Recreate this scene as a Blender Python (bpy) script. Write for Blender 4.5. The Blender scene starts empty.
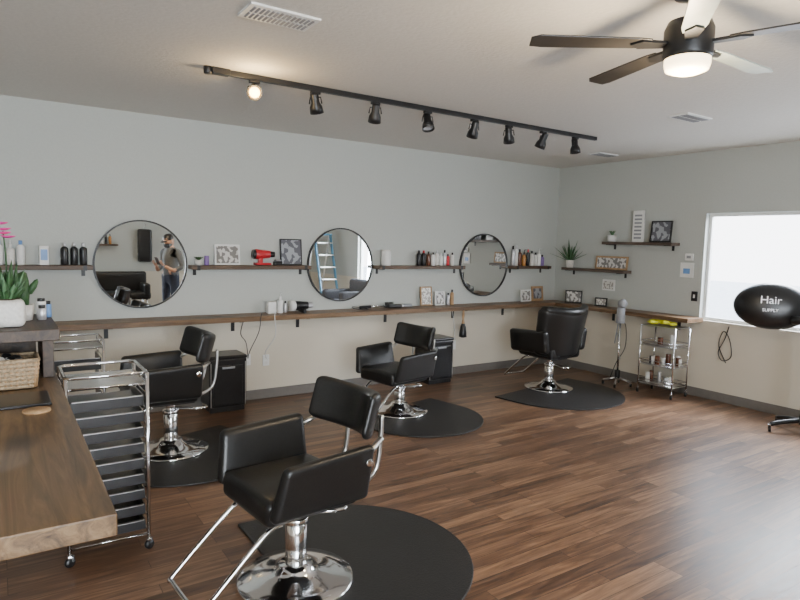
import bpy, bmesh, math, random
from mathutils import Vector, Matrix, Euler
random.seed(7)
D=5.92; R=6.58; L=-2.2; F=-2.6; CH=2.74; CAMH=1.64
scene=bpy.context.scene
COL=scene.collection

# ------------------------------------------------------------------ materials
def nt(name):
    m=bpy.data.materials.new(name); m.use_nodes=True
    n=m.node_tree.nodes; l=m.node_tree.links
    return m,n,l,n['Principled BSDF']
def pm(name,col,rough=.5,metal=0,var=.06,scale=20,bump=0,coat=0,emit=None,es=0,trans=0,low=None):
    m,n,l,b=nt(name)
    tc=n.new('ShaderNodeTexCoord'); no=n.new('ShaderNodeTexNoise'); no.inputs['Scale'].default_value=scale; no.inputs['Detail'].default_value=3
    l.new(tc.outputs['Object'],no.inputs['Vector'])
    r=n.new('ShaderNodeValToRGB'); e=r.color_ramp.elements
    e[0].position=.3; e[1].position=.7
    e[0].color=tuple(max(0,c*(1-var)) for c in col)+(1,); e[1].color=tuple(min(1,c*(1+var)) for c in col)+(1,)
    l.new(no.outputs['Fac'],r.inputs['Fac']); out=r.outputs['Color']
    if low:   # warm bounced light painted into the wall colour below the counter line
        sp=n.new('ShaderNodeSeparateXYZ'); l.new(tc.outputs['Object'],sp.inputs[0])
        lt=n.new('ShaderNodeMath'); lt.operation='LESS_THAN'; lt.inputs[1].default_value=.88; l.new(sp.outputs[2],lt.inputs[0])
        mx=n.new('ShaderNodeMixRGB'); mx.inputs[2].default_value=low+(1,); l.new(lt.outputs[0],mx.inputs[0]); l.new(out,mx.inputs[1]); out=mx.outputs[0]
    l.new(out,b.inputs['Base Color'])
    b.inputs['Roughness'].default_value=rough; b.inputs['Metallic'].default_value=metal
    if bump:
        bu=n.new('ShaderNodeBump'); bu.inputs['Strength'].default_value=bump; bu.inputs['Distance'].default_value=.01
        l.new(no.outputs['Fac'],bu.inputs['Height']); l.new(bu.outputs['Normal'],b.inputs['Normal'])
    if coat: b.inputs['Coat Weight'].default_value=coat
    if emit: b.inputs['Emission Color'].default_value=tuple(emit)+(1,); b.inputs['Emission Strength'].default_value=es
    if trans: b.inputs['Transmission Weight'].default_value=trans
    return m
def wood(name,c1,c2,c3,axis='Y',rough=.4,knots=True,coat=0.0):
    m,n,l,b=nt(name)
    tc=n.new('ShaderNodeTexCoord'); mp=n.new('ShaderNodeMapping')
    s={'Y':(14,1.0,14),'X':(1.0,14,14)}[axis]
    mp.inputs['Scale'].default_value=s; l.new(tc.outputs['Object'],mp.inputs['Vector'])
    n1=n.new('ShaderNodeTexNoise'); n1.inputs['Scale'].default_value=1.2; n1.inputs['Detail'].default_value=9; n1.inputs['Roughness'].default_value=.65; n1.inputs['Distortion'].default_value=1.4
    l.new(mp.outputs[0],n1.inputs['Vector'])
    r=n.new('ShaderNodeValToRGB'); e=r.color_ramp.elements
    e[0].position=.32; e[0].color=c1+(1,); e[1].position=.72; e[1].color=c3+(1,)
    k=e.new(.5); k.color=c2+(1,)
    l.new(n1.outputs['Fac'],r.inputs['Fac'])
    out=r.outputs['Color']
    if knots:
        mp2=n.new('ShaderNodeMapping'); mp2.inputs['Scale'].default_value={'Y':(4.5,2.2,3),'X':(1.7,3.2,3)}[axis]
        l.new(tc.outputs['Object'],mp2.inputs['Vector'])
        v=n.new('ShaderNodeTexVoronoi'); v.inputs['Scale'].default_value=1.0
        nn=n.new('ShaderNodeTexNoise'); nn.inputs['Scale'].default_value=3
        mx0=n.new('ShaderNodeMixRGB'); mx0.inputs[0].default_value=.12
        l.new(mp2.outputs[0],mx0.inputs[1]); l.new(nn.outputs['Color'],mx0.inputs[2]); l.new(mp2.outputs[0],nn.inputs['Vector'])
        l.new(mx0.outputs[0],v.inputs['Vector'])
        r2=n.new('ShaderNodeValToRGB'); r2.color_ramp.elements[0].position=.05; r2.color_ramp.elements[0].color=(.25,.2,.17,1); r2.color_ramp.elements[1].position=.26; r2.color_ramp.elements[1].color=(1,1,1,1)
        l.new(v.outputs['Distance'],r2.inputs['Fac'])
        mx=n.new('ShaderNodeMixRGB'); mx.blend_type='MULTIPLY'; mx.inputs[0].default_value=.9
        l.new(out,mx.inputs[1]); l.new(r2.outputs['Color'],mx.inputs[2]); out=mx.outputs[0]
    l.new(out,b.inputs['Base Color']); b.inputs['Roughness'].default_value=rough
    b.inputs['Coat Weight'].default_value=coat
    bu=n.new('ShaderNodeBump'); bu.inputs['Strength'].default_value=.15; bu.inputs['Distance'].default_value=.01
    l.new(n1.outputs['Fac'],bu.inputs['Height']); l.new(bu.outputs['Normal'],b.inputs['Normal'])
    return m
def floor_mat():
    m,n,l,b=nt('floor_planks')
    tc=n.new('ShaderNodeTexCoord')
    br=n.new('ShaderNodeTexBrick'); br.offset=.37; br.offset_frequency=3; br.squash=1
    for k,v in {'Scale':1.0,'Mortar Size':.0016,'Mortar Smooth':.3,'Bias':0,'Brick Width':.95,'Row Height':.085}.items(): br.inputs[k].default_value=v
    br.inputs['Color1'].default_value=(0,0,0,1); br.inputs['Color2'].default_value=(1,1,1,1); br.inputs['Mortar'].default_value=(.5,.5,.5,1)
    l.new(tc.outputs['Object'],br.inputs['Vector'])
    mp=n.new('ShaderNodeMapping'); mp.inputs['Scale'].default_value=(2.1,24,1); l.new(tc.outputs['Object'],mp.inputs['Vector'])
    ad=n.new('ShaderNodeVectorMath'); ad.operation='MULTIPLY_ADD'; 
    l.new(br.outputs['Color'],ad.inputs[0]); ad.inputs[1].default_value=(7,5,3); l.new(mp.outputs[0],ad.inputs[2])
    g=n.new('ShaderNodeTexNoise'); g.inputs['Scale'].default_value=1; g.inputs['Detail'].default_value=8; g.inputs['Roughness'].default_value=.65; g.inputs['Distortion'].default_value=1.0
    l.new(ad.outputs[0],g.inputs['Vector'])
    mixf=n.new('ShaderNodeMath'); mixf.operation='MULTIPLY_ADD'; mixf.inputs[1].default_value=.20
    sep=n.new('ShaderNodeSeparateColor'); l.new(br.outputs['Color'],sep.inputs[0])
    l.new(sep.outputs[0],mixf.inputs[0]); 
    gm=n.new('ShaderNodeMath'); gm.operation='MULTIPLY'; gm.inputs[1].default_value=.85; l.new(g.outputs['Fac'],gm.inputs[0])
    l.new(gm.outputs[0],mixf.inputs[2])
    r=n.new('ShaderNodeValToRGB'); e=r.color_ramp.elements
    e[0].position=.30; e[0].color=(.036,.019,.012,1); e[1].position=.78; e[1].color=(.34,.20,.115,1)
    k=e.new(.52); k.color=(.140,.073,.040,1)
    l.new(mixf.outputs[0],r.inputs['Fac'])
    mo=n.new('ShaderNodeMixRGB'); mo.blend_type='MIX'; l.new(br.outputs['Fac'],mo.inputs[0]); l.new(r.outputs['Color'],mo.inputs[1]); mo.inputs[2].default_value=(.03,.015,.01,1)
    l.new(mo.outputs[0],b.inputs['Base Color'])
    rr=n.new('ShaderNodeMapRange'); rr.inputs['To Min'].default_value=.26; rr.inputs['To Max'].default_value=.44; l.new(g.outputs['Fac'],rr.inputs['Value']); l.new(rr.outputs[0],b.inputs['Roughness'])
    bu=n.new('ShaderNodeBump'); bu.inputs['Strength'].default_value=.12; bu.inputs['Distance'].default_value=.004
    l.new(g.outputs['Fac'],bu.inputs['Height']); l.new(bu.outputs['Normal'],b.inputs['Normal'])
    return m
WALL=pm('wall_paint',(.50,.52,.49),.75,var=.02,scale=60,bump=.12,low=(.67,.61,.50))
CEIL=pm('ceiling_paint',(.70,.67,.62),.85,var=.03,scale=45,bump=.3)
FLOOR=floor_mat()
BASE=pm('baseboard_vinyl',(.17,.155,.14),.5)
WHITE=pm('white_paint',(.8,.8,.78),.45,var=.03)
TABLE=wood('table_walnut',(.045,.024,.010),(.13,.075,.032),(.25,.155,.072),'Y',.38,True,.15)
COUNTER=wood('counter_wood',(.07,.038,.018),(.17,.098,.048),(.30,.185,.10),'X',.45,True)
COUNTERY=wood('counter_wood_y',(.07,.038,.018),(.17,.098,.048),(.30,.185,.10),'Y',.45,True)
SHELF=wood('shelf_wood',(.05,.03,.018),(.12,.072,.042),(.19,.12,.07),'X',.5,False)
SHELFY=wood('shelf_wood_y',(.05,.035,.027),(.10,.07,.052),(.15,.11,.08),'Y',.5,False)
DARKW=wood('dark_wood',(.02,.012,.008),(.05,.03,.018),(.09,.055,.03),'Y',.5,False)
BLK=pm('black_metal',(.010,.010,.011),.4,var=.2)
BLKP=pm('black_plastic',(.012,.012,.013),.3,var=.2)
LEA=pm('black_vinyl',(.009,.0088,.0085),.36,var=.2,scale=90,bump=.06)
MAT=pm('rubber_mat',(.014,.0135,.0135),.45,var=.3,scale=120,bump=.2)
CHR=pm('chrome',(.82,.82,.83),.10,1,var=.02)
STEEL=pm('brushed_steel',(.55,.54,.52),.28,1,var=.08)
MIR=pm('mirror_glass',(.86,.88,.88),.01,1,var=0)
PLG=pm('plant_green',(.03,.085,.025),.5,var=.4,scale=30)
GREEN2=pm('aloe_green',(.09,.19,.09),.45,var=.3,scale=25)
POT=pm('ceramic_white',(.72,.70,.66),.4,var=.1,scale=60,bump=.5)
RED=pm('red_plastic',(.55,.02,.03),.35)
YEL=pm('yellow_rubber',(.75,.75,.03),.4)
PINK=pm('pink_petal',(.85,.05,.35),.5)
BASK=pm('wicker',(.36,.27,.17),.8,var=.4,scale=90,bump=.6)
TAN=pm('tan_wood',(.42,.26,.13),.5,var=.2)
GREY=pm('grey_plastic',(.30,.31,.33),.4)
SILV=pm('silver_label',(.6,.6,.62),.35,.6)
BLUE=pm('blue_label',(.15,.3,.6),.4)
PURP=pm('purple_label',(.25,.15,.4),.4)
BROWN=pm('brown_bottle',(.12,.04,.02),.25)
AMBER=pm('amber_bottle',(.45,.2,.05),.25)
PAPER=pm('paper',(.75,.74,.70),.7)
SKIN=pm('skin',(.55,.33,.24),.55,var=.08)
SHIRT=pm('grey_shirt',(.13,.14,.15),.85,var=.15,scale=50)
JEANS=pm('jeans',(.03,.04,.07),.85,var=.2,scale=60)
SOFA=pm('grey_fabric',(.10,.10,.11),.9,var=.15,scale=60)
LADB=pm('ladder_blue',(.12,.32,.5),.4)
BULB=pm('bulb_glow',(1,.7,.3),.4,emit=(1,.56,.16),es=18)
FANL=pm('fan_diffuser',(1,.9,.7),.4,emit=(1,.76,.42),es=6)
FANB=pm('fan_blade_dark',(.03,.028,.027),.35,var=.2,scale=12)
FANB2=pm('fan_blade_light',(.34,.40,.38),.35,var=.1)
BRK=pm('stucco_outside',(.84,.80,.74),.9,var=.06,scale=6)
BRKG=pm('stucco_band',(.62,.58,.52),.9,var=.06,scale=6)
GRND=pm('concrete_outside',(.6,.59,.56),.9,var=.1,scale=5)
def pic_mat(name,a,b_,sc=14):
    m,n,l,b=nt(name); tc=n.new('ShaderNodeTexCoord'); v=n.new('ShaderNodeTexVoronoi'); v.inputs['Scale'].default_value=sc
    l.new(tc.outputs['Object'],v.inputs['Vector']); r=n.new('ShaderNodeValToRGB'); r.color_ramp.interpolation='CONSTANT'
    r.color_ramp.elements[0].color=a+(1,); r.color_ramp.elements[1].color=b_+(1,); r.color_ramp.elements[1].position=.45
    s=n.new('ShaderNodeSeparateColor'); l.new(v.outputs['Color'],s.inputs[0]); l.new(s.outputs[0],r.inputs['Fac']); l.new(r.outputs[0],b.inputs['Base Color']); b.inputs['Roughness'].default_value=.3
    return m
PIC1=pic_mat('photo_bw',(.2,.19,.18),(.65,.63,.6),34)
PIC2=pic_mat('photo_grey',(.12,.12,.14),(.36,.38,.41),24)
PIC3=pic_mat('poster_text',(.35,.33,.3),(.75,.73,.68),60)
def glass_mat():
    m=bpy.data.materials.new('window_glass'); m.use_nodes=True; n=m.node_tree.nodes; l=m.node_tree.links; n.clear()
    o=n.new('ShaderNodeOutputMaterial'); t=n.new('ShaderNodeBsdfTransparent'); g=n.new('ShaderNodeBsdfGlossy'); g.inputs['Roughness'].default_value=.02
    mx=n.new('ShaderNodeMixShader'); mx.inputs[0].default_value=.06
    l.new(t.outputs[0],mx.inputs[1]); l.new(g.outputs[0],mx.inputs[2]); l.new(mx.outputs[0],o.inputs[0]); return m
GLASS=glass_mat()

# ------------------------------------------------------------------ mesh builder
class M:
    def __init__(s,name,loc=(0,0,0),rot=0):
        s.name=name; s.loc=Vector(loc); s.rot=rot; s.bm=bmesh.new(); s.mats=[]
    def mi(s,m):
        if m not in s.mats: s.mats.append(m)
        return s.mats.index(m)
    def merge(s,t,mat,smooth=True,mx=None):
        if mx is not None: bmesh.ops.transform(t,matrix=mx,verts=t.verts)
        i=s.mi(mat)
        bmesh.ops.recalc_face_normals(t,faces=t.faces)
        for f in t.faces: f.material_index=i; f.smooth=smooth
        me=bpy.data.meshes.new('t'); t.to_mesh(me); t.free(); s.bm.from_mesh(me); bpy.data.meshes.remove(me)
    def box(s,c,size,mat,bev=0,rot=None,seg=2):
        t=bmesh.new(); bmesh.ops.create_cube(t,size=1)
        bmesh.ops.scale(t,vec=size,verts=t.verts)
        if bev: bmesh.ops.bevel(t,geom=t.edges[:],offset=bev,segments=seg,affect='EDGES',profile=.5)
        mx=Matrix.Translation(c)
        if rot: mx=mx@Euler(rot).to_matrix().to_4x4()
        s.merge(t,mat,False,mx)
    def rbox(s,c,size,r,mat,rot=None,fn=None,n=6):
        h=[x/2 for x in size]; r=min([r]+[x*.999 for x in h]); ax=[]
        for k in h:
            i=k-r; a=[-k,-i-r*.72,-i-r*.38,-i]
            for j in range(1,n): a.append(-i+2*i*j/n)
            a+= [i,i+r*.38,i+r*.72,k]; ax.append(a)
        t=bmesh.new(); m=len(ax[0])
        def P(p):
            v=Vector(p); inn=Vector([max(-(h[q]-r),min(h[q]-r,v[q])) for q in range(3)]); d=v-inn
            if d.length>1e-9: v=inn+d.normalized()*r
            if fn: v=Vector(fn(v))
            return v
        for a in range(3):
            b,c2=(a+1)%3,(a+2)%3
            for sgn in (0,m-1):
                g=[[None]*m for _ in range(m)]
                for i in range(m):
                    for j in range(m):
                        p=[0,0,0]; p[a]=ax[a][sgn]; p[b]=ax[b][i]; p[c2]=ax[c2][j]
                        g[i][j]=t.verts.new(P(p))
                for i in range(m-1):
                    for j in range(m-1): t.faces.new((g[i][j],g[i+1][j],g[i+1][j+1],g[i][j+1]))
        bmesh.ops.remove_doubles(t,verts=t.verts,dist=1e-5)
        mx=Matrix.Translation(c)
        if rot: mx=mx@Euler(rot).to_matrix().to_4x4()
        s.merge(t,mat,True,mx)
    def lathe(s,prof,mat,c=(0,0,0),rot=None,seg=28,scale=(1,1,1),smooth=True):
        t=bmesh.new(); rings=[]
        for r,z in prof:
            if r<1e-6: rings.append([t.verts.new((0,0,z))])
            else: rings.append([t.verts.new((r*math.cos(2*math.pi*i/seg),r*math.sin(2*math.pi*i/seg),z)) for i in range(seg)])
        for a,b in zip(rings,rings[1:]):
            for i in range(seg):
                j=(i+1)%seg
                if len(a)==1 and len(b)==1: continue
                if len(a)==1: t.faces.new((a[0],b[i],b[j]))
                elif len(b)==1: t.faces.new((a[i],a[j],b[0]))
                else: t.faces.new((a[i],a[j],b[j],b[i]))
        mx=Matrix.Translation(c)
        if rot: mx=mx@Euler(rot).to_matrix().to_4x4()
        mx=mx@Matrix.Diagonal(tuple(scale)+(1,))
        s.merge(t,mat,smooth,mx)
    def cyl(s,c,r,h,mat,r2=None,rot=None,seg=24,bev=.0):
        r2=r if r2 is None else r2
        b=bev or min(r,h)*.06
        s.lathe([(0,-h/2),(r-b,-h/2),(r,-h/2+b),(r2,h/2-b),(max(r2-b,1e-4),h/2),(0,h/2)],mat,c,rot,seg)
    def tube(s,pts,r,mat,cyc=False,seg=8,sm=0,r2=None):
        pts=[Vector(p) for p in pts]
        if sm:
            o=[];n=len(pts)
            rng=n if cyc else n-1
            for i in range(rng):
                p0=pts[(i-1)%n] if (cyc or i>0) else pts[0]; p1=pts[i]; p2=pts[(i+1)%n]; p3=pts[(i+2)%n] if (cyc or i+2<n) else pts[-1]
                for k in range(sm):
                    u=k/sm; o.append(.5*((2*p1)+(-p0+p2)*u+(2*p0-5*p1+4*p2-p3)*u*u+(-p0+3*p1-3*p2+p3)*u**3))
            if not cyc:o.append(pts[-1])
            pts=o
        t=bmesh.new(); n=len(pts); rings=[]; prev=None
        for i,p in enumerate(pts):
            a=pts[(i-1)%n] if (cyc or i>0) else p; b=pts[(i+1)%n] if (cyc or i<n-1) else p
            d=(b-a).normalized()
            if prev is None:
                u=d.orthogonal().normalized()
            else:
                u=(prev-d*prev.dot(d)); u=u.normalized() if u.length>1e-6 else d.orthogonal().normalized()
            prev=u; w=d.cross(u); rr=r if r2 is None else r+(r2-r)*i/(n-1)
            rings.append([t.verts.new(p+(u*math.cos(2*math.pi*k/seg)+w*math.sin(2*math.pi*k/seg))*rr) for k in range(seg)])
        for i in range(n if cyc else n-1):
            a,b=rings[i],rings[(i+1)%n]
            off=0
            if cyc and i==n-1:
                off=min(range(seg),key=lambda o:(a[0].co-b[o].co).length)
            for k in range(seg): t.faces.new((a[k],a[(k+1)%seg],b[(k+1+off)%seg],b[(k+off)%seg]))
        if not cyc: t.faces.new(rings[0]); t.faces.new(rings[-1])
        s.merge(t,mat,True)
    def prism(s,outl,th,mat,mx=None,bev=0,seg=2,smooth=False):
        t=bmesh.new(); vs=[t.verts.new((x,y,0)) for x,y in outl]; f=t.faces.new(vs)
        r=bmesh.ops.extrude_face_region(t,geom=[f]); bmesh.ops.translate(t,vec=(0,0,th),verts=[v for v in r['geom'] if isinstance(v,bmesh.types.BMVert)])
        bmesh.ops.recalc_face_normals(t,faces=t.faces)
        if bev: bmesh.ops.bevel(t,geom=t.edges[:],offset=bev,segments=seg,affect='EDGES',profile=.5)
        s.merge(t,mat,smooth,mx)
    def leaf(s,base,d,length,w,mat,bend=.3,n=6,thick=.12):
        d=Vector(d).normalized(); side=d.cross(Vector((0,0,1)));
        side=side.normalized() if side.length>1e-3 else Vector((1,0,0))
        t=bmesh.new(); rows=[]
        p=Vector(base); dd=d.copy()
        for i in range(n+1):
            u=i/n; ww=w*(math.sin(math.pi*min(1,(u*.75+.25)))**.8)*(1 if u<1 else 0)+.0004
            nr=side.cross(dd).normalized()
            rows.append([t.verts.new(p-side*ww),t.verts.new(p-nr*ww*thick*3),t.verts.new(p+side*ww),t.verts.new(p+nr*ww*thick)])
            p=p+dd*(length/n); dd=(dd+Vector((d.x,d.y,-.6))*bend/n).normalized()
        for a,b in zip(rows,rows[1:]):
            for k in range(4): t.faces.new((a[k],a[(k+1)%4],b[(k+1)%4],b[k]))
        t.faces.new(rows[0]); t.faces.new(rows[-1])
        s.merge(t,mat,True)
    def done(s,parent=None):
        me=bpy.data.meshes.new(s.name); s.bm.to_mesh(me); s.bm.free()
        for m in s.mats: me.materials.append(m)
        o=bpy.data.objects.new(s.name,me); COL.objects.link(o); o.location=s.loc; o.rotation_euler=(0,0,s.rot)
        if parent: o.parent=parent
        return o

# ------------------------------------------------------------------ room
def wall(name,axis,pos,a0,a1,z0,z1,holes,mat,th=.15,sign=1):
    w=M(name); As=sorted({a0,a1,*[h[0] for h in holes],*[h[1] for h in holes]}); Zs=sorted({z0,z1,*[h[2] for h in holes],*[h[3] for h in holes]})
    for i in range(len(As)-1):
        for j in range(len(Zs)-1):
            ca=(As[i]+As[i+1])/2; cz=(Zs[j]+Zs[j+1])/2
            if any(h[0]<ca<h[1] and h[2]<cz<h[3] for h in holes): continue
            sa=As[i+1]-As[i]; sz=Zs[j+1]-Zs[j]
            if axis=='y': w.box((ca,pos+sign*th/2,cz),(sa,th,sz),mat)
            else: w.box((pos+sign*th/2,ca,cz),(th,sa,sz),mat)
    bmesh.ops.remove_doubles(w.bm,verts=w.bm.verts,dist=1e-5)
    return w.done()
W1=(1.95,3.77,.87,2.06); W2=(.25,1.15,.25,2.1); W3=(-1.6,1.3,.6,2.2)
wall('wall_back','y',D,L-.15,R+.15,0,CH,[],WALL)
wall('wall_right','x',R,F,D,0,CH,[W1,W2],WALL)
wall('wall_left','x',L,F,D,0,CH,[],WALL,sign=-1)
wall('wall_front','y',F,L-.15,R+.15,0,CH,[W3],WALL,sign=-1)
f=M('floor'); f.box(((L+R)/2,(F+D)/2,-.05),(R-L+.3,D-F+.3,.1),FLOOR); f.done()
f=M('ceiling'); f.box(((L+R)/2,(F+D)/2,CH+.05),(R-L+.3,D-F+.3,.1),CEIL); f.done()
b=M('baseboard_back'); b.box(((L+R)/2,D-.006,.05),(R-L,.012,.10),BASE,.003); b.done()
b=M('baseboard_right'); b.box((R-.006,(F+D)/2-.01,.05),(.012,D-F-.02,.10),BASE,.003); b.done()
def window(name,axis,pos,W,sign,nm=1):
    a0,a1,z0,z1=W; w=M(name); fw=.035; d=.05; p=pos+sign*.09
    def bx(ca,cz,sa,sz,mat,dd=d,pp=p,bev=.004):
        if axis=='x': w.box((pp,ca,cz),(dd,sa,sz),mat,bev)
        else: w.box((ca,pp,cz),(sa,dd,sz),mat,bev)
    bx((a0+a1)/2,z0+fw/2,a1-a0,fw,WHITE); bx((a0+a1)/2,z1-fw/2,a1-a0,fw,WHITE)
    bx(a0+fw/2,(z0+z1)/2,fw,z1-z0-2*fw,WHITE); bx(a1-fw/2,(z0+z1)/2,fw,z1-z0-2*fw,WHITE)
    for k in range(1,nm+1): bx(a0+(a1-a0)*k/(nm+1),(z0+z1)/2,fw*.8,z1-z0-2*fw,WHITE)
    bx((a0+a1)/2,(z0+z1)/2,a1-a0-2*fw,z1-z0-2*fw,GLASS,.006,bev=0)
    return w.done()
window('window_1','x',R,W1,1,0); window('window_2','x',R,W2,1,0); window('window_3','y',F,W3,-1,1)
g=M('ground_outside'); g.box((8,1.5,-.35),(60,60,.3),GRND); g.done()
g=M('neighbour_building',(0,0,0)); g.box((R+7,-1.9,1.4),(.4,13,3.2),BRK)
for k in range(12): g.box((R+6.79,-1.9,.1+k*.26),(.02,13,.016),BRKG)
g.done()

# ------------------------------------------------------------------ wall shelves / counters
def shelf_x(x0,x1,z,name='floating_shelf',depth=.15,th=.038):
    s=M(name,((x0+x1)/2,D-depth/2,z)); s.box((0,0,-th/2),(x1-x0,depth,th),SHELF,.004)
    for k in (-1,1):
        x=k*((x1-x0)/2-.06)
        s.box((x,depth/2-.004,-th-.03),(.03,.006,.06),BLK); s.box((x,0,-th-.003),(.03,depth,.006),BLK); s.box((x,-depth/2-.003,-th/2),(.03,.005,th),BLK)
    return s.done()
def shelf_y(y0,y1,z,name='floating_shelf',depth=.17,th=.035):
    s=M(name,(R-depth/2,(y0+y1)/2,z)); s.box((0,0,-th/2),(depth,y1-y0,th),SHELFY,.004)
    for k in (-1,1):
        y=k*((y1-y0)/2-.08)
        s.box((depth/2-.004,y,-th-.03),(.006,.03,.06),BLK); s.box((0,y,-th-.003),(depth,.03,.006),BLK)
    return s.done()
SZ=1.385
shelf_x(-.1,.69,SZ); shelf_x(1.52,2.735,SZ); shelf_x(3.565,4.815,SZ); shelf_x(5.645,6.34,SZ)
shelf_y(4.06,5.02,1.73); shelf_y(4.68,5.66,1.375)
CZ=.90
c=M('wall_counter',(0,0,CZ))
c.box(((.0+R)/2,D-.155,-.024),(R,.31,.048),COUNTER,.004)
c.box((R-.155,(3.72+D-.312)/2,-.0241),(.31,D-.312-3.72,.048),COUNTERY,.004)
for x in (.8,1.95,2.65,3.75,4.75,5.6): c.box((x,D-.006,-.11),(.035,.01,.13),BLK); c.box((x,D-.14,-.052),(.035,.26,.008),BLK)
for y in (4.0,4.9): c.box((R-.006,y,-.11),(.01,.035,.13),BLK); c.box((R-.14,y,-.052),(.26,.035,.008),BLK)
c.done()
for x in (1.105,3.15,5.23):
    m=M('round_mirror',(x,D-.005,1.39)); q=(math.pi/2,0,0)
    m.lathe([(0,0),(.392,0),(.392,.016),(0,.016)],MIR,(0,0,0),q,64,smooth=False)
    m.lathe([(.388,0),(.402,0),(.402,.028),(.388,.028),(.388,0)],BLK,(0,0,0),q,72,smooth=False)
    m.done()

# ------------------------------------------------------------------ left table
t=M('wooden_work_table',(0,0,0))
tx0,tx1,ty0,ty1,tz=-.80,.245,1.665,4.26,.92
n=4; pw=(tx1-tx0)/n
for i in range(n): t.box((tx0+pw*(i+.5),(ty0+ty1)/2,tz-.03),(pw-.0015,ty1-ty0,.06),TABLE,.004)
for x in (tx0+.12,-.16):
    for y in (ty0+.55,ty1-.15): t.box((x,y,(tz-.06)/2),(.07,.07,tz-.06),BLK,.004)
    t.box((x,(ty0+ty1)/2+.1,tz-.09),(.05,ty1-ty0-.8,.05),BLK)
t.done()
LZ=1.20
r=M('raised_ledge',(0,0,0))
r.box((-.28,3.56,LZ-.028),(1.04,.66,.055),DARKW,.004)
for x in (-.76,.205): r.box((x,3.68,1.032),(.05,.40,.222),DARKW,.003)
r.box((-.28,3.865,1.032),(.90,.03,.222),DARKW,.002)
r.done()
b=M('wicker_basket',(.02,3.35,.922))
for k in range(7):
    z=.012+k*.02; g=.9+.1*k/6
    b.tube([(x*g,y*g,z) for x,y in [(-.13,-.085),(-.12,-.098),(.12,-.098),(.13,-.085),(.13,.085),(.12,.098),(-.12,.098),(-.13,.085)]],.0105,BASK,True)
for k in range(11):
    x=-.12+k*.024
    for y in (-.1,.1): b.tube([(x*.92,y*.9,.005),(x,y,.135)],.006,TAN)
for k in range(7):
    y=-.09+k*.03
    for x in (-.13,.13): b.tube([(x*.92,y*.9,.005),(x,y,.135)],.006,TAN)
b.box((0,0,.008),(.23,.17,.012),BASK)
for k in range(8): b.rbox((random.uniform(-.08,.08),random.uniform(-.05,.05),.08+random.uniform(0,.03)),(.06,.04,.09),.012,random.choice([PAPER,BLKP,SILV]),rot=(random.uniform(-.5,.5),random.uniform(-.5,.5),random.uniform(0,3)))
b.done()
b=M('black_table_mat',(-.04,3.02,.9205)); b.box((0,0,.006),(.44,.24,.012),BLKP,.004); b.done()
b=M('wooden_coaster',(.12,2.82,.9205)); b.lathe([(0,0),(.05,0),(.052,.004),(.05,.009),(0,.009)],TAN); b.done()
b=M('potted_succulent',(.035,3.40,LZ+.001))
b.rbox((0,0,.065),(.15,.14,.13),.03,POT); b.lathe([(0,0),(.055,0),(.055,.004),(0,.004)],DARKW,(0,0,.128))
for k in range(34):
    a=k*2.4; e=.75+.78*(k/34); b.leaf((.025*math.cos(a),.025*math.sin(a),.13),(math.cos(a)*math.cos(e),math.sin(a)*math.cos(e),math.sin(e)),.07+.13*k/34*(.6+.4*(k%2)),.014,random.choice([PLG,PLG,PLG,GREEN2]),.12,6,.35)
b.done()
b=M('potted_cactus',(.11,3.62,LZ+.001))
b.lathe([(0,0),(.04,0),(.048,.08),(.044,.08),(.04,.07),(0,.07)],POT)
b.lathe([(0,.06),(.024,.07),(.029,.13),(.027,.2),(.018,.24),(0,.25)],PLG); b.lathe([(0,0),(.015,.01),(.017,.05),(.010,.08),(0,.09)],PLG,(.022,0,.13),(0,.5,0))
b.done()
b=M('pink_orchid',(.035,3.82,LZ+.001))
b.lathe([(0,0),(.035,0),(.045,.09),(.04,.09),(0,.08)],POT)
b.tube([(0,0,.08),(.01,0,.28),(.0,-.005,.45)],.004,PLG,sm=4)
for k in range(6): a=k*1.05; b.leaf((0,0,.08),(math.cos(a)*.4,math.sin(a)*.4,1),.13,.014,GREEN2,.3)
for q in ((0,-.005,.46),(.02,0,.42),(-.012,0,.49),(.0,0,.44)):
    for k in range(5):
        a=k*1.256; b.leaf(q,(math.cos(a),math.sin(a),.3),.040,.024,PINK,.4,4)
b.done()
b=M('product_jars',(.19,3.66,LZ+.001))
for i,(x,y,h,r_,m_) in enumerate([(0,0,.09,.022,WHITE),(.03,.05,.07,.02,BLUE),(.0,-.06,.06,.02,SILV)]): b.cyl((x,y,h/2),r_,h,m_); b.cyl((x,y,h+.008),r_*.8,.016,BLKP)
b.done()

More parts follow.
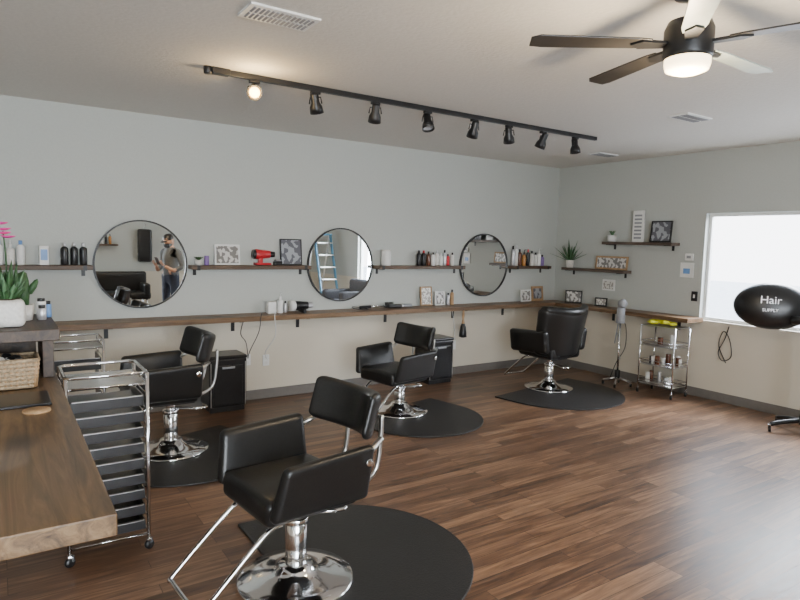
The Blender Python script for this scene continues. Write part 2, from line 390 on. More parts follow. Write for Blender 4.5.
# ------------------------------------------------------------------ chrome trolleys
def caster(m,x,y,r=.025):
    m.lathe([(0,-.011),(r*.9,-.011),(r,-.006),(r,.006),(r*.9,.011),(0,.011)],BLKP,(x,y,r),(math.pi/2,0,.4),16)
    m.box((x,y,r*2+.004),(.022,.03,.012),CHR,.003); m.tube([(x,y,r*2),(x,y,r*2+.03)],.006,CHR)
    m.box((x+.006,y+.012,r*1.5),(.03,.004,r*1.3),CHR); 
def trolley(loc,w,d,h,nd,rot=0,name='salon_trolley'):
    m=M(name,loc,rot); hw,hd=w/2,d/2; rr=.010
    for x in (-hw,hw):
        for y in (-hd,hd): caster(m,x,y); m.tube([(x,y,.07),(x,y,h)],rr,CHR,seg=10)
    for z in (.085,h-.055):
        m.tube([(-hw,-hd,z),(hw,-hd,z),(hw,hd,z),(-hw,hd,z)],.007,CHR,True)
    c=.03; pts=[(-hw+c,-hd),(hw-c,-hd),(hw,-hd+c),(hw,hd-c),(hw-c,hd),(-hw+c,hd),(-hw,hd-c),(-hw,-hd+c)]
    m.tube([(x,y,h) for x,y in pts],.009,CHR,True,seg=10)
    m.box((0,0,h-.055),(w-.02,d-.02,.01),STEEL)
    z0=.11; dz=(h-.09-z0)/nd
    for i in range(nd):
        z=z0+i*dz; dh=dz*.66
        m.box((0,-hd+.008,z+dh/2),(w-.03,.012,dh),BLKP,.004)
        m.box((0,0,z+.004),(w-.04,d-.02,.008),BLKP)
        for x in (-1,1):
            m.box((x*(hw-.018),0,z+dh/2),(.006,d-.02,dh),BLKP)
            m.tube([(x*hw,-hd,z+dh+.004),(x*hw,hd,z+dh+.004)],.003,CHR,seg=6)
        m.box((0,-hd-.004,z+dh+.002),(w-.05,.016,.004),STEEL)
    return m.done()
trolley((.445,3.45,0),.37,.36,.945,9)
trolley((.47,5.15,0),.37,.34,.86,5)
m=M('wire_utility_cart',(6.29,3.99,0)); w,d,h=.28,.42,.79
for x in (-w/2,w/2):
    for y in (-d/2,d/2): caster(m,x,y); m.tube([(x,y,.06),(x,y,h)],.009,CHR)
for z in (.12,.34,.56,.785):
    m.box((0,0,z),(w,d,.008),STEEL)
    if z<.7:
        for dz in (.015,.05): m.tube([(-w/2,-d/2,z+dz),(w/2,-d/2,z+dz),(w/2,d/2,z+dz),(-w/2,d/2,z+dz)],.0045,CHR,True)
for k in range(18):
    z=random.choice([.124,.344,.564]); hh=random.uniform(.05,.13); x=random.uniform(-.09,.09); y=-.16+.32*(k/17); m.cyl((x,y,z+hh/2+.001),random.uniform(.018,.03),hh,random.choice([PAPER,SILV,BLKP,POT,BROWN]))
m.done()
m=M('yellow_gloves',(6.29,4.02,.800))
for k in range(5): m.rbox((random.uniform(-.06,.06),-.1+.05*k,.02+.012*(k%2)),(.10,.08,.04),.018,YEL,rot=(0,0,random.uniform(0,3)))
for k in range(4): m.tube([(-.02+.02*k,.08,.025),(-.04+.03*k,.13,.035),(-.04+.03*k,.17,.012)],.010,YEL,sm=4)
m.done()

# ------------------------------------------------------------------ mats and styling chairs
def mat(cx,cy,rad,ext,rot):
    m=M('anti_fatigue_mat',(cx,cy,0),rot); o=[(rad*math.cos(a),rad*math.sin(a)) for a in [math.radians(-90+i*180/40) for i in range(41)]]
    o+=[(-ext,rad),(-ext,-rad)]; m.prism(o,.014,MAT,bev=.005); return m.done()
mat(1.45,2.62,.66,.34,0); mat(1.15,4.60,.62,.40,math.radians(-70)); mat(3.30,4.55,.60,.40,math.radians(-78)); mat(5.25,4.62,.74,.3,math.radians(-80))
def chair_base(m,dz=0):
    m.lathe([(0,.014),(.275,.014),(.28,.022),(.272,.03),(.20,.042),(.12,.060),(.085,.082),(.078,.10),(0,.10)],CHR,seg=48)
    m.cyl((0,0,.20+dz/2),.052,.21+dz,CHR,seg=28); m.cyl((0,0,.315+dz),.058,.03,CHR,seg=28); m.cyl((0,0,.37+dz),.034,.10,CHR)
    m.box((0,0,.405+dz),(.30,.26,.025),BLK,.005)
    m.tube([(p[0],p[1],p[2]+dz) for p in [(-.03,0,.34),(-.10,.03,.335),(-.22,.07,.33),(-.27,.02,.325),(-.26,-.05,.325)]],.009,CHR,sm=6)
def footrest(m,dz=0):
    m.tube([(p[0],p[1],p[2]+dz) for p in [(.17,-.17,.405),(.26,-.17,.37),(.52,-.17,.14),(.54,-.14,.12),(.54,.14,.12),(.52,.17,.14),(.26,.17,.37),(.17,.17,.405)]],.011,CHR,sm=5,seg=10)
def styling_chair(x,y,ang,dz=0,bx=-.36,sx=0):
    m=M('styling_chair',(x,y,0),math.radians(ang)); chair_base(m,dz); footrest(m,dz)
    m.rbox((.035+sx,0,.480+dz),(.48,.47,.12),.035,LEA,fn=lambda v:(v.x,v.y,v.z+.012*(1-(v.y/.235)**2)*(1 if v.z>0 else 0)))
    def arm(sg):
        def fn(v):
            k=(v.z+.13)/.26
            return (v.x*(1-.08*k)-.02*k, v.y*(1-.15*k)+sg*.055*k, v.z+.04*k*(-v.x))
        m.rbox((.035+sx,sg*.262,.592+dz),(.49,.070,.255),.028,LEA,fn=fn)
    arm(1); arm(-1)
    bx+=sx
    m.rbox((bx,0,.800+dz),(.07,.50,.225),.034,LEA,rot=(0,math.radians(-16),0),fn=lambda v:(v.x+.12*(v.y/.25)**2,v.y,v.z),n=8)
    for sg in (-1,1): 
        m.tube([(-.15+sx,sg*.14,.43+dz),(bx+.01,sg*.14,.50+dz),(bx-.03,sg*.14,.67+dz),(bx-.035,sg*.14,.79+dz)],.012,STEEL,sm=5)
        m.tube([(-.17+sx,sg*.30,.66+dz),(bx+.06,sg*.262,.725+dz)],.014,STEEL)
        m.cyl((-.17+sx,sg*.345,.66+dz),.018,.012,CHR,rot=(math.pi/2,0,0))
    return m.done()
styling_chair(1.16,2.58,186,0); styling_chair(1.08,4.74,180,0,-.33,.05); styling_chair(3.23,4.80,190,-.085,-.33,.045)
m=M('hydraulic_barber_chair',(5.32,4.80,0),math.radians(92)); chair_base(m,-.03); footrest(m,-.03)
m.rbox((.02,0,.46),(.52,.50,.15),.045,LEA)
for sg in (-1,1): m.rbox((.04,sg*.30,.58),(.54,.09,.26),.04,LEA,fn=lambda v:(v.x,v.y+sg*.04*(v.z/.26+.5),v.z+.05*v.x*-1))
m.rbox((-.27,0,.68),(.11,.74,.54),.05,LEA,rot=(0,math.radians(-10),0),fn=lambda v:(v.x+.16*(v.y/.37)**2,v.y*(1+.12*(v.z/.54)),v.z),n=10)
m.rbox((-.32,0,.93),(.11,.72,.09),.04,LEA,rot=(0,math.radians(-10),0),fn=lambda v:(v.x+.16*(v.y/.37)**2,v.y,v.z),n=10)
m.done()

# ------------------------------------------------------------------ floor bins
for x in (1.80,4.34):
    m=M('black_waste_cabinet',(x,5.73,0)); m.box((0,0,.03),(.33,.26,.06),BLKP,.006); m.box((0,0,.28),(.36,.29,.46),BLKP,.012); m.box((0,0,.525),(.37,.30,.035),BLKP,.012); m.box((0,-.148,.26),(.28,.012,.38),BLKP,.008); m.box((0,-.157,.43),(.12,.01,.02),GREY,.003)
    for k in (-1,1): m.box((k*.165,-.149,.27),(.008,.008,.42),STEEL,.002)
    m.done()

# ------------------------------------------------------------------ track light
m=M('ceiling_track_light',(0,4.04,0))
m.box(((1.17+4.98)/2,0,CH-.02),(3.81,.035,.035),BLK,.003)
m.box((1.25,0,CH-.02),(.12,.06,.04),BLK,.005); m.cyl((1.17,0,CH-.02),.026,.05,BLK)
heads=[1.48,1.93,2.43,2.92,3.41,3.81,4.24,4.68]
def head(m,x,d,glow=False):
    d=Vector(d).normalized(); p=Vector((x,0,CH-.115))
    m.box((x,0,CH-.045),(.07,.03,.025),BLK,.003); m.tube([(x,0,CH-.05),(x,0,CH-.085)],.007,BLK)
    q=d.to_track_quat('Z','Y').to_euler()
    sx=q.to_matrix()@Vector((1,0,0))
    m.tube([p-sx*.048-d*-.01,p-sx*.04+Vector((0,0,.035)),p+sx*.04+Vector((0,0,.035)),p+sx*.048+d*.01],.005,BLK)
    m.lathe([(0,-.065),(.026,-.065),(.030,-.055),(.030,.0),(.045,.03),(.050,.075),(.044,.075),(.038,.03),(.02,.01),(0,.01)],BLK,p,q,24)
    if glow: m.lathe([(0,.02),(.032,.03),(.036,.066),(.026,.078),(0,.082)],BULB,p,q,20)
    else: m.lathe([(0,.05),(.036,.052),(.041,.06)],GREY,p,q,20)
dirs=[(-.35,-1,-.25),(.35,.3,-1),(.2,.5,-1),(-.1,-.4,-1),(.1,.5,-1),(.4,.3,-1),(-.1,.5,-1),(.05,-.1,-1)]
for i,(x,dd) in enumerate(zip(heads,dirs)): head(m,x,dd,i==0)
m.done()
# ------------------------------------------------------------------ ceiling fan
FC=(2.442,1.531); PH=145.5; FR=.656
m=M('ceiling_fan',(FC[0],FC[1],0))
m.lathe([(0,CH),(.07,CH),(.065,CH-.05),(.02,CH-.06),(.014,CH-.06),(.014,2.60),(.05,2.60),(.085,2.59),(.098,2.56),(.098,2.455),(.094,2.44),(0,2.44)],BLK,seg=40)
m.lathe([(.091,2.44),(.091,2.42),(.084,2.395),(.05,2.382),(0,2.38)],FANL,seg=40)
for k in range(5):
    a=math.radians(PH-72*k)
    T=Matrix.Translation((0,0,2.50))@Matrix.Rotation(a,4,'Z')@Matrix.Rotation(math.radians(6),4,'X')
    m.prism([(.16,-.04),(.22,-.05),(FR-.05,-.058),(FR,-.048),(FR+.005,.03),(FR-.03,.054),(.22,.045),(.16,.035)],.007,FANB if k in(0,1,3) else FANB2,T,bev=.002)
    m.prism([(.06,-.02),(.2,-.035),(.24,0),(.2,.035),(.06,.02)],.012,BLK,Matrix.Translation((0,0,-.008))@T)
m.done()
def vent(x,y,w,d):
    m=M('ceiling_vent',(x,y,CH)); m.box((0,0,-.006),(w,d,.012),WHITE,.003)
    n=int(w/.022)
    for r_ in (-1,1):
        for i in range(n-2): m.box((-w/2+.03+i*(w-.06)/(n-3),r_*d*.21,-.013),(.011,d*.34,.004),GREY,rot=(0,.3,0))
    m.done()
vent(1.20,2.93,.36,.20); vent(4.80,2.95,.36,.18); vent(5.95,4.70,.34,.16)

# ------------------------------------------------------------------ small items
def bottle(m,x,y,h,r,mat,cap=BLKP,pump=False):
    m.lathe([(0,0),(r*.92,0),(r,.006),(r,h*.70),(r*.9,h*.76),(r*.4,h*.82),(r*.4,h*.84),(0,h*.84)],mat,(x,y,0),seg=16)
    m.cyl((x,y,h*.91),r*.45,h*.17,cap,seg=12)
    if pump: m.tube([(x,y,h),(x,y,h+.03),(x,y-.03,h+.03)],.005,cap)
def frame(name,x,y,z,w,h,fm,pm_,ang=0,lean=-6,fw=.016):
    m=M(name,(x,y,z),math.radians(ang)); t=math.radians(lean)
    def bx(u,v,sx,sz,mat,dep,off=0): m.box((u,off+ v*math.sin(-t),v*math.cos(t)+.002),(sx,dep,sz),mat,.002,rot=(t,0,0))
    bx(0,fw/2,w,fw,fm,.018); bx(0,h-fw/2,w,fw,fm,.018); bx(-w/2+fw/2,h/2,fw,h-2*fw,fm,.018); bx(w/2-fw/2,h/2,fw,h-2*fw,fm,.018)
    bx(0,h/2,w-2*fw,h-2*fw,pm_,.008)
    m.done()
def bottles(name,z,lst,y=5.845):
    x0=lst[0][0]; m=M(name,(x0,y,z))
    for (x,h,r_,mt,cap,p) in lst: bottle(m,x-x0,random.uniform(-.012,.012),h,r_,mt,cap,p)
    m.done()
bottles('hair_product_bottles',SZ+.001,[(.485,.19,.030,BLKP,SILV,0),(.557,.19,.030,BLKP,SILV,0),(.627,.19,.030,BLKP,SILV,0)])
bottles('hair_product_bottles',SZ+.001,[(.02,.2,.03,WHITE,BLUE,0),(.10,.17,.03,POT,WHITE,1),(.17,.20,.03,WHITE,BLUE,0)])
m=M('price_card',(.335,5.85,SZ+.001)); m.box((0,0,.08),(.07,.03,.16),WHITE,.004); m.box((0,-.016,.085),(.05,.002,.09),BLUE); m.done()
m=M('small_succulent_pot',(1.60,5.845,SZ+.001)); m.lathe([(0,0),(.028,0),(.036,.05),(.03,.05),(0,.045)],POT)
for k in range(12): a=k*2.4; m.leaf((0,0,.045),(math.cos(a),math.sin(a),.9),.06,.011,PLG,.3)
m.cyl((.075,0,.045),.022,.09,PURP); m.done()
frame('picture_frame',1.885,5.87,SZ+.001,.25,.20,WHITE,PIC1)
m=M('red_hair_dryer',(2.23,5.845,SZ+.006)); m.cyl((0,0,.105),.05,.15,RED,r2=.038,rot=(0,math.pi/2,0)); m.cyl((.10,0,.105),.03,.05,BLKP,rot=(0,math.pi/2,0)); m.cyl((-.085,0,.105),.047,.03,BLKP,rot=(0,math.pi/2,0)); m.rbox((-.02,0,.042),(.045,.04,.078),.012,RED,rot=(0,.1,0)); m.rbox((0,0,.01),(.16,.09,.02),.008,RED); m.done()
frame('letter_board',2.555,5.87,SZ+.001,.24,.27,BLK,PIC2,fw=.012)
m=M('stacked_combs',(2.40,5.86,SZ+.001)); m.box((0,0,.02),(.08,.06,.04),BLKP,.006); m.box((0,0,.05),(.06,.05,.016),GREY,.004); m.done()
m=M('white_canister',(3.70,5.845,SZ+.001)); m.cyl((0,0,.08),.055,.16,WHITE); m.cyl((0,0,.17),.057,.02,POT); m.done()
bottles('hair_product_bottles',SZ+.001,[(4.16,.18,.028,BLKP,BLKP,0),(4.225,.18,.028,BLKP,RED,0),(4.29,.17,.026,BROWN,BLKP,0),(4.36,.16,.026,WHITE,BLKP,0),(4.42,.18,.024,POT,SILV,0),(4.48,.15,.026,WHITE,WHITE,0),(4.545,.19,.024,SILV,BLKP,0),(4.60,.14,.022,RED,BLKP,0),(4.66,.16,.022,PAPER,BLKP,0)])
bottles('hair_product_bottles',SZ+.001,[(5.69,.26,.026,SILV,BLKP,0),(5.75,.27,.026,WHITE,SILV,0),(5.81,.22,.028,BROWN,BLKP,0),(5.88,.18,.028,AMBER,BLKP,1),(5.95,.22,.026,BLKP,RED,0),(6.02,.2,.028,PAPER,BLKP,0),(6.09,.18,.028,POT,BLKP,0),(6.16,.2,.026,WHITE,WHITE,1),(6.23,.15,.03,PURP,BLKP,0)])
m=M('white_spray_bottles',(2.36,5.80,CZ+.001)); m.box((-.05,0,.06),(.09,.07,.12),WHITE,.01); bottle(m,.045,0,.17,.03,WHITE,WHITE,True); bottle(m,.11,.02,.12,.02,SILV,BLKP); m.done()
m=M('hair_dryer',(2.62,5.78,CZ+.001)); m.cyl((0,0,.07),.05,.16,BLKP,r2=.04,rot=(0,math.pi/2,0)); m.cyl((-.09,0,.07),.055,.05,WHITE,rot=(0,math.pi/2,0)); m.cyl((.1,0,.07),.032,.06,SILV,rot=(0,math.pi/2,0)); m.rbox((.0,-.05,.025),(.04,.14,.045),.015,BLKP); m.done()
m=M('curling_iron',(3.46,5.80,CZ+.001))
m.tube([(-.12,0,.02),(.02,0,.025)],.016,BLKP); m.tube([(.02,0,.025),(.2,.0,.03)],.011,CHR); m.tube([(-.12,0,.02),(-.2,.02,.03),(-.22,-.05,.02),(-.14,-.10,.01),(-.05,-.08,.01),(-.08,0,.012)],.004,BLKP,sm=5); m.done()
m=M('hair_clippers',(3.80,5.79,CZ+.001)); m.rbox((0,0,.022),(.18,.055,.042),.016,BLKP); m.box((.10,0,.022),(.03,.045,.02),SILV,.003); m.rbox((.20,.03,.02),(.12,.04,.035),.014,GREY)
for k in range(7): m.tube([(-.06+.015*k,.09,.0),(-.07+.018*k,.10,.06)],.005,BLKP)
m.box((-.01,.09,.006),(.14,.05,.012),BLKP,.003); m.done()
frame('picture_frame',4.30,5.86,CZ+.001,.17,.23,TAN,PIC3); frame('picture_frame',4.49,5.84,CZ+.001,.15,.17,WHITE,PIC1)
bottles('hair_product_bottles',CZ+.001,[(4.62,.15,.022,SILV,BLKP,0),(4.68,.19,.024,TAN,BLKP,0)],5.84)
frame('picture_frame',5.95,5.84,CZ+.001,.19,.16,WHITE,PIC1); frame('picture_frame',6.20,5.87,CZ+.001,.22,.20,TAN,PIC2,fw=.03)
frame('picture_frame',6.44,5.45,CZ+.001,.22,.17,BLK,PIC1,ang=-60)
frame('picture_frame',6.46,5.02,CZ+.001,.16,.11,BLK,PIC3,ang=-75)
m=M('potted_aloe',(6.44,5.54,1.376)); m.lathe([(0,0),(.042,0),(.055,.09),(.057,.10),(.05,.10),(.047,.085),(0,.085)],POT)
for k in range(26):
    a=k*2.4; e=.35+1.05*k/26; ln=.20+.12*random.random()
    if math.cos(a)>.2: ln=min(ln,.09/max(.05,math.cos(a)*math.cos(e))*.9)
    m.leaf((.01*math.cos(a),.01*math.sin(a),.085),(math.cos(a)*math.cos(e),math.sin(a)*math.cos(e),math.sin(e)),ln,.014,random.choice([GREEN2,PLG]),.08,7)
m.done()
frame('picture_frame',6.50,4.93,1.376,.48,.17,TAN,PIC1,ang=-90,fw=.022)
m=M('small_succulent_pot',(6.48,4.92,1.731)); m.lathe([(0,0),(.05,0),(.058,.08),(.05,.08),(0,.07)],WHITE)
for k in range(12): a=k*2.4; m.leaf((0,0,.07),(math.cos(a)*.6,math.sin(a)*.6,1.1),.08,.012,GREEN2,.2)
m.done()
m=M('tall_white_sign',(6.51,4.57,1.731)); m.box((0,0,.19),(.025,.15,.38),WHITE,.003); 
for k in range(7): m.box((-.0135,0,.05+.045*k),(.002,.10,.022),GREY)
m.done()
frame('picture_frame',6.49,4.26,1.731,.27,.25,BLK,PIC2,ang=-90)
m=M('wall_card_frame',(R-.008,3.95,1.42)); m.box((0,0,0),(.014,.16,.17),WHITE,.003); m.box((-.008,0,-.01),(.003,.08,.06),BLUE); m.done()
m=M('thermostat',(R-.012,3.93,1.57)); m.box((0,0,0),(.022,.10,.08),WHITE,.008); m.box((-.012,0,0),(.003,.05,.03),GREY); m.done()
m=M('wall_certificate',(R-.008,5.0,1.175)); m.box((0,0,0),(.014,.19,.14),WHITE,.003); m.box((-.008,0,0),(.003,.15,.10),PIC3); m.done()
m=M('light_switch',(R-.008,3.84,1.13)); m.box((0,0,0),(.014,.07,.11),BLKP,.003); m.box((-.008,0,0),(.006,.02,.04),WHITE); m.done()
for x,z in ((2.30,.40),(4.78,.38),(2.10,.42)):
    m=M('wall_outlet',(x,D-.005,z)); m.box((0,0,0),(.07,.01,.115),WHITE,.003)
    for k in (-1,1): m.box((0,-.006,k*.025),(.03,.003,.03),PAPER,.001)
    m.done()
m=M('power_cords',(0,5.62,0))
for pts,mt in (([(2.15,.02,.93),(2.12,-.035,.90),(2.10,-.03,.75),(2.06,.1,.55),(2.10,.27,.44)],BLKP),([(2.30,.05,.925),(2.26,-.035,.89),(2.28,.0,.7),(2.24,.15,.52),(2.30,.27,.42)],WHITE),([(2.05,.25,.84),(2.02,.26,.7),(2.08,.27,.6),(2.10,.27,.44)],BLKP),([(4.72,.27,.85),(4.76,.26,.6),(4.78,.27,.42)],WHITE)):
    m.tube(pts,.004,mt,sm=6,seg=6)
m.done()
m=M('neck_duster_brush',(4.66,5.592,.60)); m.lathe([(0,.26),(.012,.255),(.016,.2),(.011,.15),(.018,.12),(.022,.10),(0,.10)],TAN,seg=16); m.lathe([(.02,.10),(.035,.06),(.045,-.02),(.05,-.06),(.02,-.07),(0,-.065)],BLKP,seg=20); m.tube([(0,0,.255),(0,.005,.272)],.004,BLK); m.done()
m=M('hair_steamer_stand',(6.20,4.52,0))
for k in range(4):
    a=k*math.pi/2+.5; m.tube([(0,0,.10),(.16*math.cos(a),.16*math.sin(a),.055)],.012,STEEL); caster(m,.16*math.cos(a),.16*math.sin(a),.02)
m.tube([(0,0,.08),(0,0,.76)],.012,CHR); m.cyl((0,0,.14),.03,.1,BLK)
m.cyl((0,0,.86),.052,.20,GREY,r2=.045); m.cyl((0,0,.98),.047,.05,SILV,r2=.03); m.lathe([(0,0),(.05,.01),(.055,.05),(.03,.09),(0,.1)],GREY,(-.03,-.03,.97),(.5,-.5,0))
m.tube([(.03,0,.80),(.14,.02,.70),(.16,.03,.45),(.10,.1,.25),(.05,.15,.03)],.005,BLKP,sm=5); m.tube([(0,.03,.75),(.05,.10,.5),(.12,.12,.62),(.1,.05,.3)],.007,GREY,sm=6)
m.done()
m=M('hooded_hair_dryer',(6.10,2.46,0))
for k in range(5):
    a=k*math.tau/5+1.2; m.tube([(0,0,.12),(.15*math.cos(a),.15*math.sin(a),.10),(.27*math.cos(a),.27*math.sin(a),.07)],.022,BLKP,sm=3); caster(m,.27*math.cos(a),.27*math.sin(a),.03)
m.tube([(0,0,.08),(0,0,1.0)],.02,BLKP,seg=12); m.cyl((0,0,1.0),.03,.06,BLKP); m.tube([(0,0,1.0),(.02,.12,1.02),(.04,.24,1.05)],.022,BLKP,sm=4)
m.cyl((.0,.10,1.03),.04,.09,BLKP,rot=(math.pi/2,0,0))
dv=Vector((-.85,-.5,.12)).normalized(); rt=Vector((0,0,1)).cross(dv).normalized(); up=dv.cross(rt)
HM=Matrix((rt,up,dv)).transposed()
m.lathe([(0,.12),(.12,.116),(.22,.10),(.29,.06),(.325,0),(.33,-.05),(.31,-.05),(.28,.02),(.15,.075),(0,.09)],BLKP,(.03,.34,1.14),HM.to_euler(),56,(1.0,.68,1))
hd=m.done()
for txt,sz,dz in (('Hair',.10,.015),('SUPPLY',.04,-.06)):
    tc=bpy.data.curves.new('hood_label','FONT'); tc.body=txt; tc.size=sz; tc.align_x='CENTER'; tc.extrude=.001
    to=bpy.data.objects.new('hood_label',tc); COL.objects.link(to); to.data.materials.append(SILV); to.parent=hd
    to.matrix_local=Matrix.Translation(Vector((.03,.34,1.14))+dv*.122+up*dz-rt*.03)@HM.to_4x4()
m=M('hanging_cord',(R-.02,3.42,0)); m.tube([(0,0,.84),(-.01,.03,.70),(-.01,.09,.55),(-.01,.04,.46),(-.01,-.05,.52),(-.01,-.02,.70),(-.01,.05,.78),(-.01,.09,.62),(-.01,.0,.44)],.005,BLKP,sm=6,seg=6); m.done()

# ------------------------------------------------------------------ things behind the camera, seen in the mirrors
m=M('step_ladder',(6.2,-.75,0))
for x in (-.2,.2):
    m.box((x,.30,.9),(.03,.07,1.86),LADB,.004,rot=(.30,0,0)); m.box((x,-.28,.9),(.03,.04,1.84),WHITE,.004,rot=(-.28,0,0))
for k in range(6): m.box((0,.52-.078*k,.26+.27*k),(.38,.08,.03),STEEL,.004)
m.box((0,0,1.80),(.42,.2,.04),LADB,.006); m.done()
m=M('armchair',(6.05,.75,0),math.pi); m.rbox((0,0,.28),(.75,.8,.34),.07,SOFA); m.rbox((-.33,0,.62),(.18,.78,.5),.08,SOFA)
for k in (-1,1): m.rbox((0,k*.38,.40),(.75,.16,.5),.07,SOFA)
for x in (-.28,.28):
    for y in (-.3,.3): m.cyl((x,y,.06),.025,.12,BLK)
m.done()
m=M('waiting_bench',(2.0,-1.9,0)); m.rbox((0,0,.42),(1.4,.55,.16),.05,LEA); m.rbox((0,-.27,.68),(1.4,.14,.44),.05,LEA)
for x in (-.62,.62):
    m.rbox((x,0,.52),(.14,.56,.30),.05,LEA)
    for y in (-.2,.2): m.cyl((x,y,.17),.02,.34,CHR)
m.done()
m=M('hanging_garment_bag',(2.75,F+.08,1.45)); m.rbox((0,0,0),(.30,.10,.72),.045,BLKP); m.tube([(0,0,.35),(0,0,.43),(.03,0,.46),(0,0,.48)],.005,CHR,sm=4); m.done()
m=M('floating_shelf',(1.75,F+.09,1.45)); m.box((0,0,0),(.9,.17,.035),SHELF,.004); m.done()
m=M('hair_product_bottles',(1.45,F+.09,1.468))
for k in range(9): bottle(m,.075*k,0,random.uniform(.14,.24),.028,random.choice([WHITE,PURP,BLKP,SILV,AMBER]),BLKP)
m.done()

def skinned(name,verts,edges,radii,mats,classify,parent,sub=2,root=0):
    me=bpy.data.meshes.new(name); me.from_pydata(verts,edges,[]); o=bpy.data.objects.new(name,me); COL.objects.link(o)
    sk=o.modifiers.new('s','SKIN'); sk.use_smooth_shade=True
    for i,v in enumerate(me.skin_vertices[0].data):
        r_=radii[i]; v.radius=(r_,r_) if not isinstance(r_,tuple) else r_; v.use_root=(i==root)
    ss=o.modifiers.new('u','SUBSURF'); ss.levels=sub; ss.render_levels=sub
    bpy.context.view_layer.update()
    dg=bpy.context.evaluated_depsgraph_get(); nm=bpy.data.meshes.new_from_object(o.evaluated_get(dg)); 
    o.modifiers.clear(); o.data=nm; nm.materials.clear()
    for m_ in mats: nm.materials.append(m_)
    for p in nm.polygons: p.use_smooth=True; p.material_index=classify(p.center)
    o.parent=parent; return o
man=bpy.data.objects.new('standing_man',None); COL.objects.link(man); man.location=(2.62,.42,0); man.rotation_euler=(0,0,math.radians(150))
V=[(0,0,.95),(0,0,1.10),(0,0,1.28),(.01,0,1.40),(.02,0,1.47),(.03,0,1.54)]
E=[(0,1),(1,2),(2,3),(3,4),(4,5)]; Rr=[(.16,.115),(.15,.11),(.175,.12),(.13,.09),(.062,.062),(.06,.06)]
def chain(start,pts,rs):
    p=start
    for q,r_ in zip(pts,rs): V.append(q); Rr.append(r_); E.append((p,len(V)-1)); p=len(V)-1
    return p
for sg in (1,-1):
    chain(0,[(0,sg*.10,.86),(.02,sg*.11,.50),(0,sg*.12,.27),(-.02,sg*.12,.09)],[.095,.062,.058,.042])
    chain(3,[(0,sg*.19,1.39),(-.03,sg*.25,1.12),(.12,sg*.20,1.05),(.24,sg*.10,1.14)],[.062,.045,.038,.028])
def cls(c):
    if c.z>1.465: return 2
    if abs(c.y)>.08 and 1.0<c.z<1.2 and c.x>.10: return 2
    return 1 if c.z<.97 else 0
skinned('body',V,E,Rr,[SHIRT,JEANS,SKIN],cls,man)
for sg in (1,-1):
    hx=Vector((.24,sg*.10,1.14)); vs=[hx,hx+Vector((.04,-sg*.01,.035))]; es=[(0,1)]; rs=[.022,.026]
    for k,ln in enumerate((.026,.03,.028,.022)):
        b0=hx+Vector((.055,sg*(.018-.014*k),.05)); vs+= [b0,b0+Vector((.02,-sg*.004,ln)),b0+Vector((.01,-sg*.018,ln*1.7))]; i=len(vs)
        es+=[(1,i-3),(i-3,i-2),(i-2,i-1)]; rs+=[.0095,.0085,.0075]
    vs+=[hx+Vector((.02,-sg*.03,.03)),hx+Vector((.03,-sg*.045,.06))]; i=len(vs); es+=[(0,i-2),(i-2,i-1)]; rs+=[.011,.009]
    skinned('hand',[tuple(v) for v in vs],es,rs,[SKIN],lambda c:0,man,1)
    sm_=M('shoe',(0,0,0)); sm_.rbox((.05,sg*.12,.045),(.27,.095,.085),.04,BLKP,fn=lambda v:(v.x,v.y,v.z*(1-.5*max(0,v.x)/.135))); sm_.done(man)
hm=M('head',(.045,0,1.585),0)
hm.rbox((0,0,0),(.19,.15,.235),.074,SKIN,fn=lambda v:(v.x,v.y*(1-.25*max(0,-v.z)/.11),v.z))
hm.lathe([(0,0),(.012,.01),(.008,.035),(0,.045)],SKIN,(.092,0,-.03)); 
for sg in (1,-1): hm.rbox((-.005,sg*.077,-.01),(.035,.016,.055),.007,SKIN); hm.lathe([(0,-.008),(.008,0),(0,.008)],BLKP,(.088,sg*.03,.012))
hm.rbox((.045,0,-.065),(.115,.135,.085),.03,BLKP)
hm.lathe([(.098,.02),(.10,.05),(.09,.09),(.05,.118),(0,.124)],BLKP,(-.005,0,.0),None,28,(1,.86,1))
hm.prism([(.06,-.065),(.12,-.06),(.165,-.03),(.17,0),(.165,.03),(.12,.06),(.06,.065)],.006,BLKP,Matrix.Translation((0,0,.035))@Matrix.Rotation(.15,4,'Y'))
ho=hm.done(man); ho.rotation_euler=(0,.35,0)
ph=M('phone',(.30,0,1.225)); ph.box((0,0,0),(.01,.075,.15),BLKP,.003,rot=(0,.5,0)); ph.done(man)

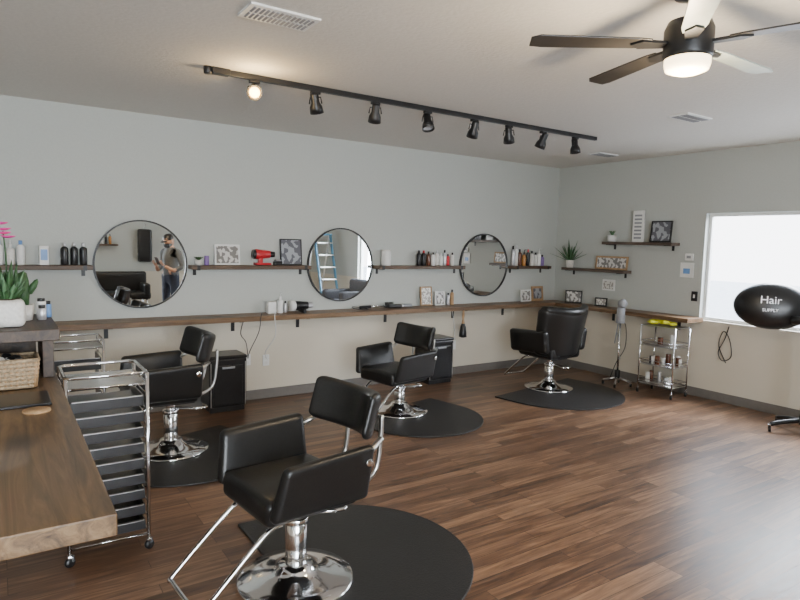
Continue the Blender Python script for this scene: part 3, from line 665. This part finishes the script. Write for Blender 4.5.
# ------------------------------------------------------------------ lights
def area(name,loc,d,sx,sy,e,col):
    l=bpy.data.lights.new(name,'AREA'); l.shape='RECTANGLE'; l.size=sx; l.size_y=sy; l.energy=e; l.color=col
    o=bpy.data.objects.new(name,l); COL.objects.link(o); o.location=loc; o.rotation_euler=Vector(d).to_track_quat('-Z','Y').to_euler(); return o
area('window_3_daylight',(-.15,F-.25,1.45),(0,1,.0),2.8,1.5,370,(.85,.93,1))
area('window_2_daylight',(R+.25,.70,1.2),(-1,0,.05),.9,1.8,130,(.85,.93,1))
area('window_1_daylight',(R+1.1,2.86,2.6),(-1,0,-.75),1.8,1.2,340,(.88,.94,1))
def point(name,loc,e,col,r=.05):
    l=bpy.data.lights.new(name,'POINT'); l.energy=e; l.color=col; l.shadow_soft_size=r; o=bpy.data.objects.new(name,l); COL.objects.link(o); o.location=loc
point('fan_lamp',(FC[0],FC[1],2.24),58,(1,.78,.5),.08)
point('track_bulb',(1.43,3.88,2.57),8,(1,.70,.34),.03)
w=bpy.data.worlds.new('sky'); scene.world=w; w.use_nodes=True; wn=w.node_tree.nodes; wl=w.node_tree.links
bg=wn['Background']; 
gr=wn.new('ShaderNodeTexSky'); gr.sky_type='PREETHAM'
gr.turbidity=4; gr.sun_direction=(.3,-.5,.8)
mx=wn.new('ShaderNodeMixRGB'); mx.inputs[0].default_value=.6; mx.inputs[2].default_value=(.9,.95,1,1)
wl.new(gr.outputs[0],mx.inputs[1]); wl.new(mx.outputs[0],bg.inputs[0]); bg.inputs[1].default_value=10.0

# ------------------------------------------------------------------ camera
X=Vector((912,-33,606)).normalized();Yv=Vector((-405,-67,606)).normalized()
Z=X.cross(Yv).normalized();Yv=Z.cross(X)
right=Vector((X.x,Yv.x,Z.x)); down=Vector((X.y,Yv.y,Z.y)); fwd=Vector((X.z,Yv.z,Z.z))
cd=bpy.data.cameras.new('camera'); cd.sensor_width=36; cd.lens=606/800*36; cd.clip_start=.05
co=bpy.data.objects.new('camera',cd); COL.objects.link(co)
mw=Matrix((right,-down,-fwd)).transposed().to_4x4(); mw.translation=(0,0,CAMH); co.matrix_world=mw
scene.camera=co
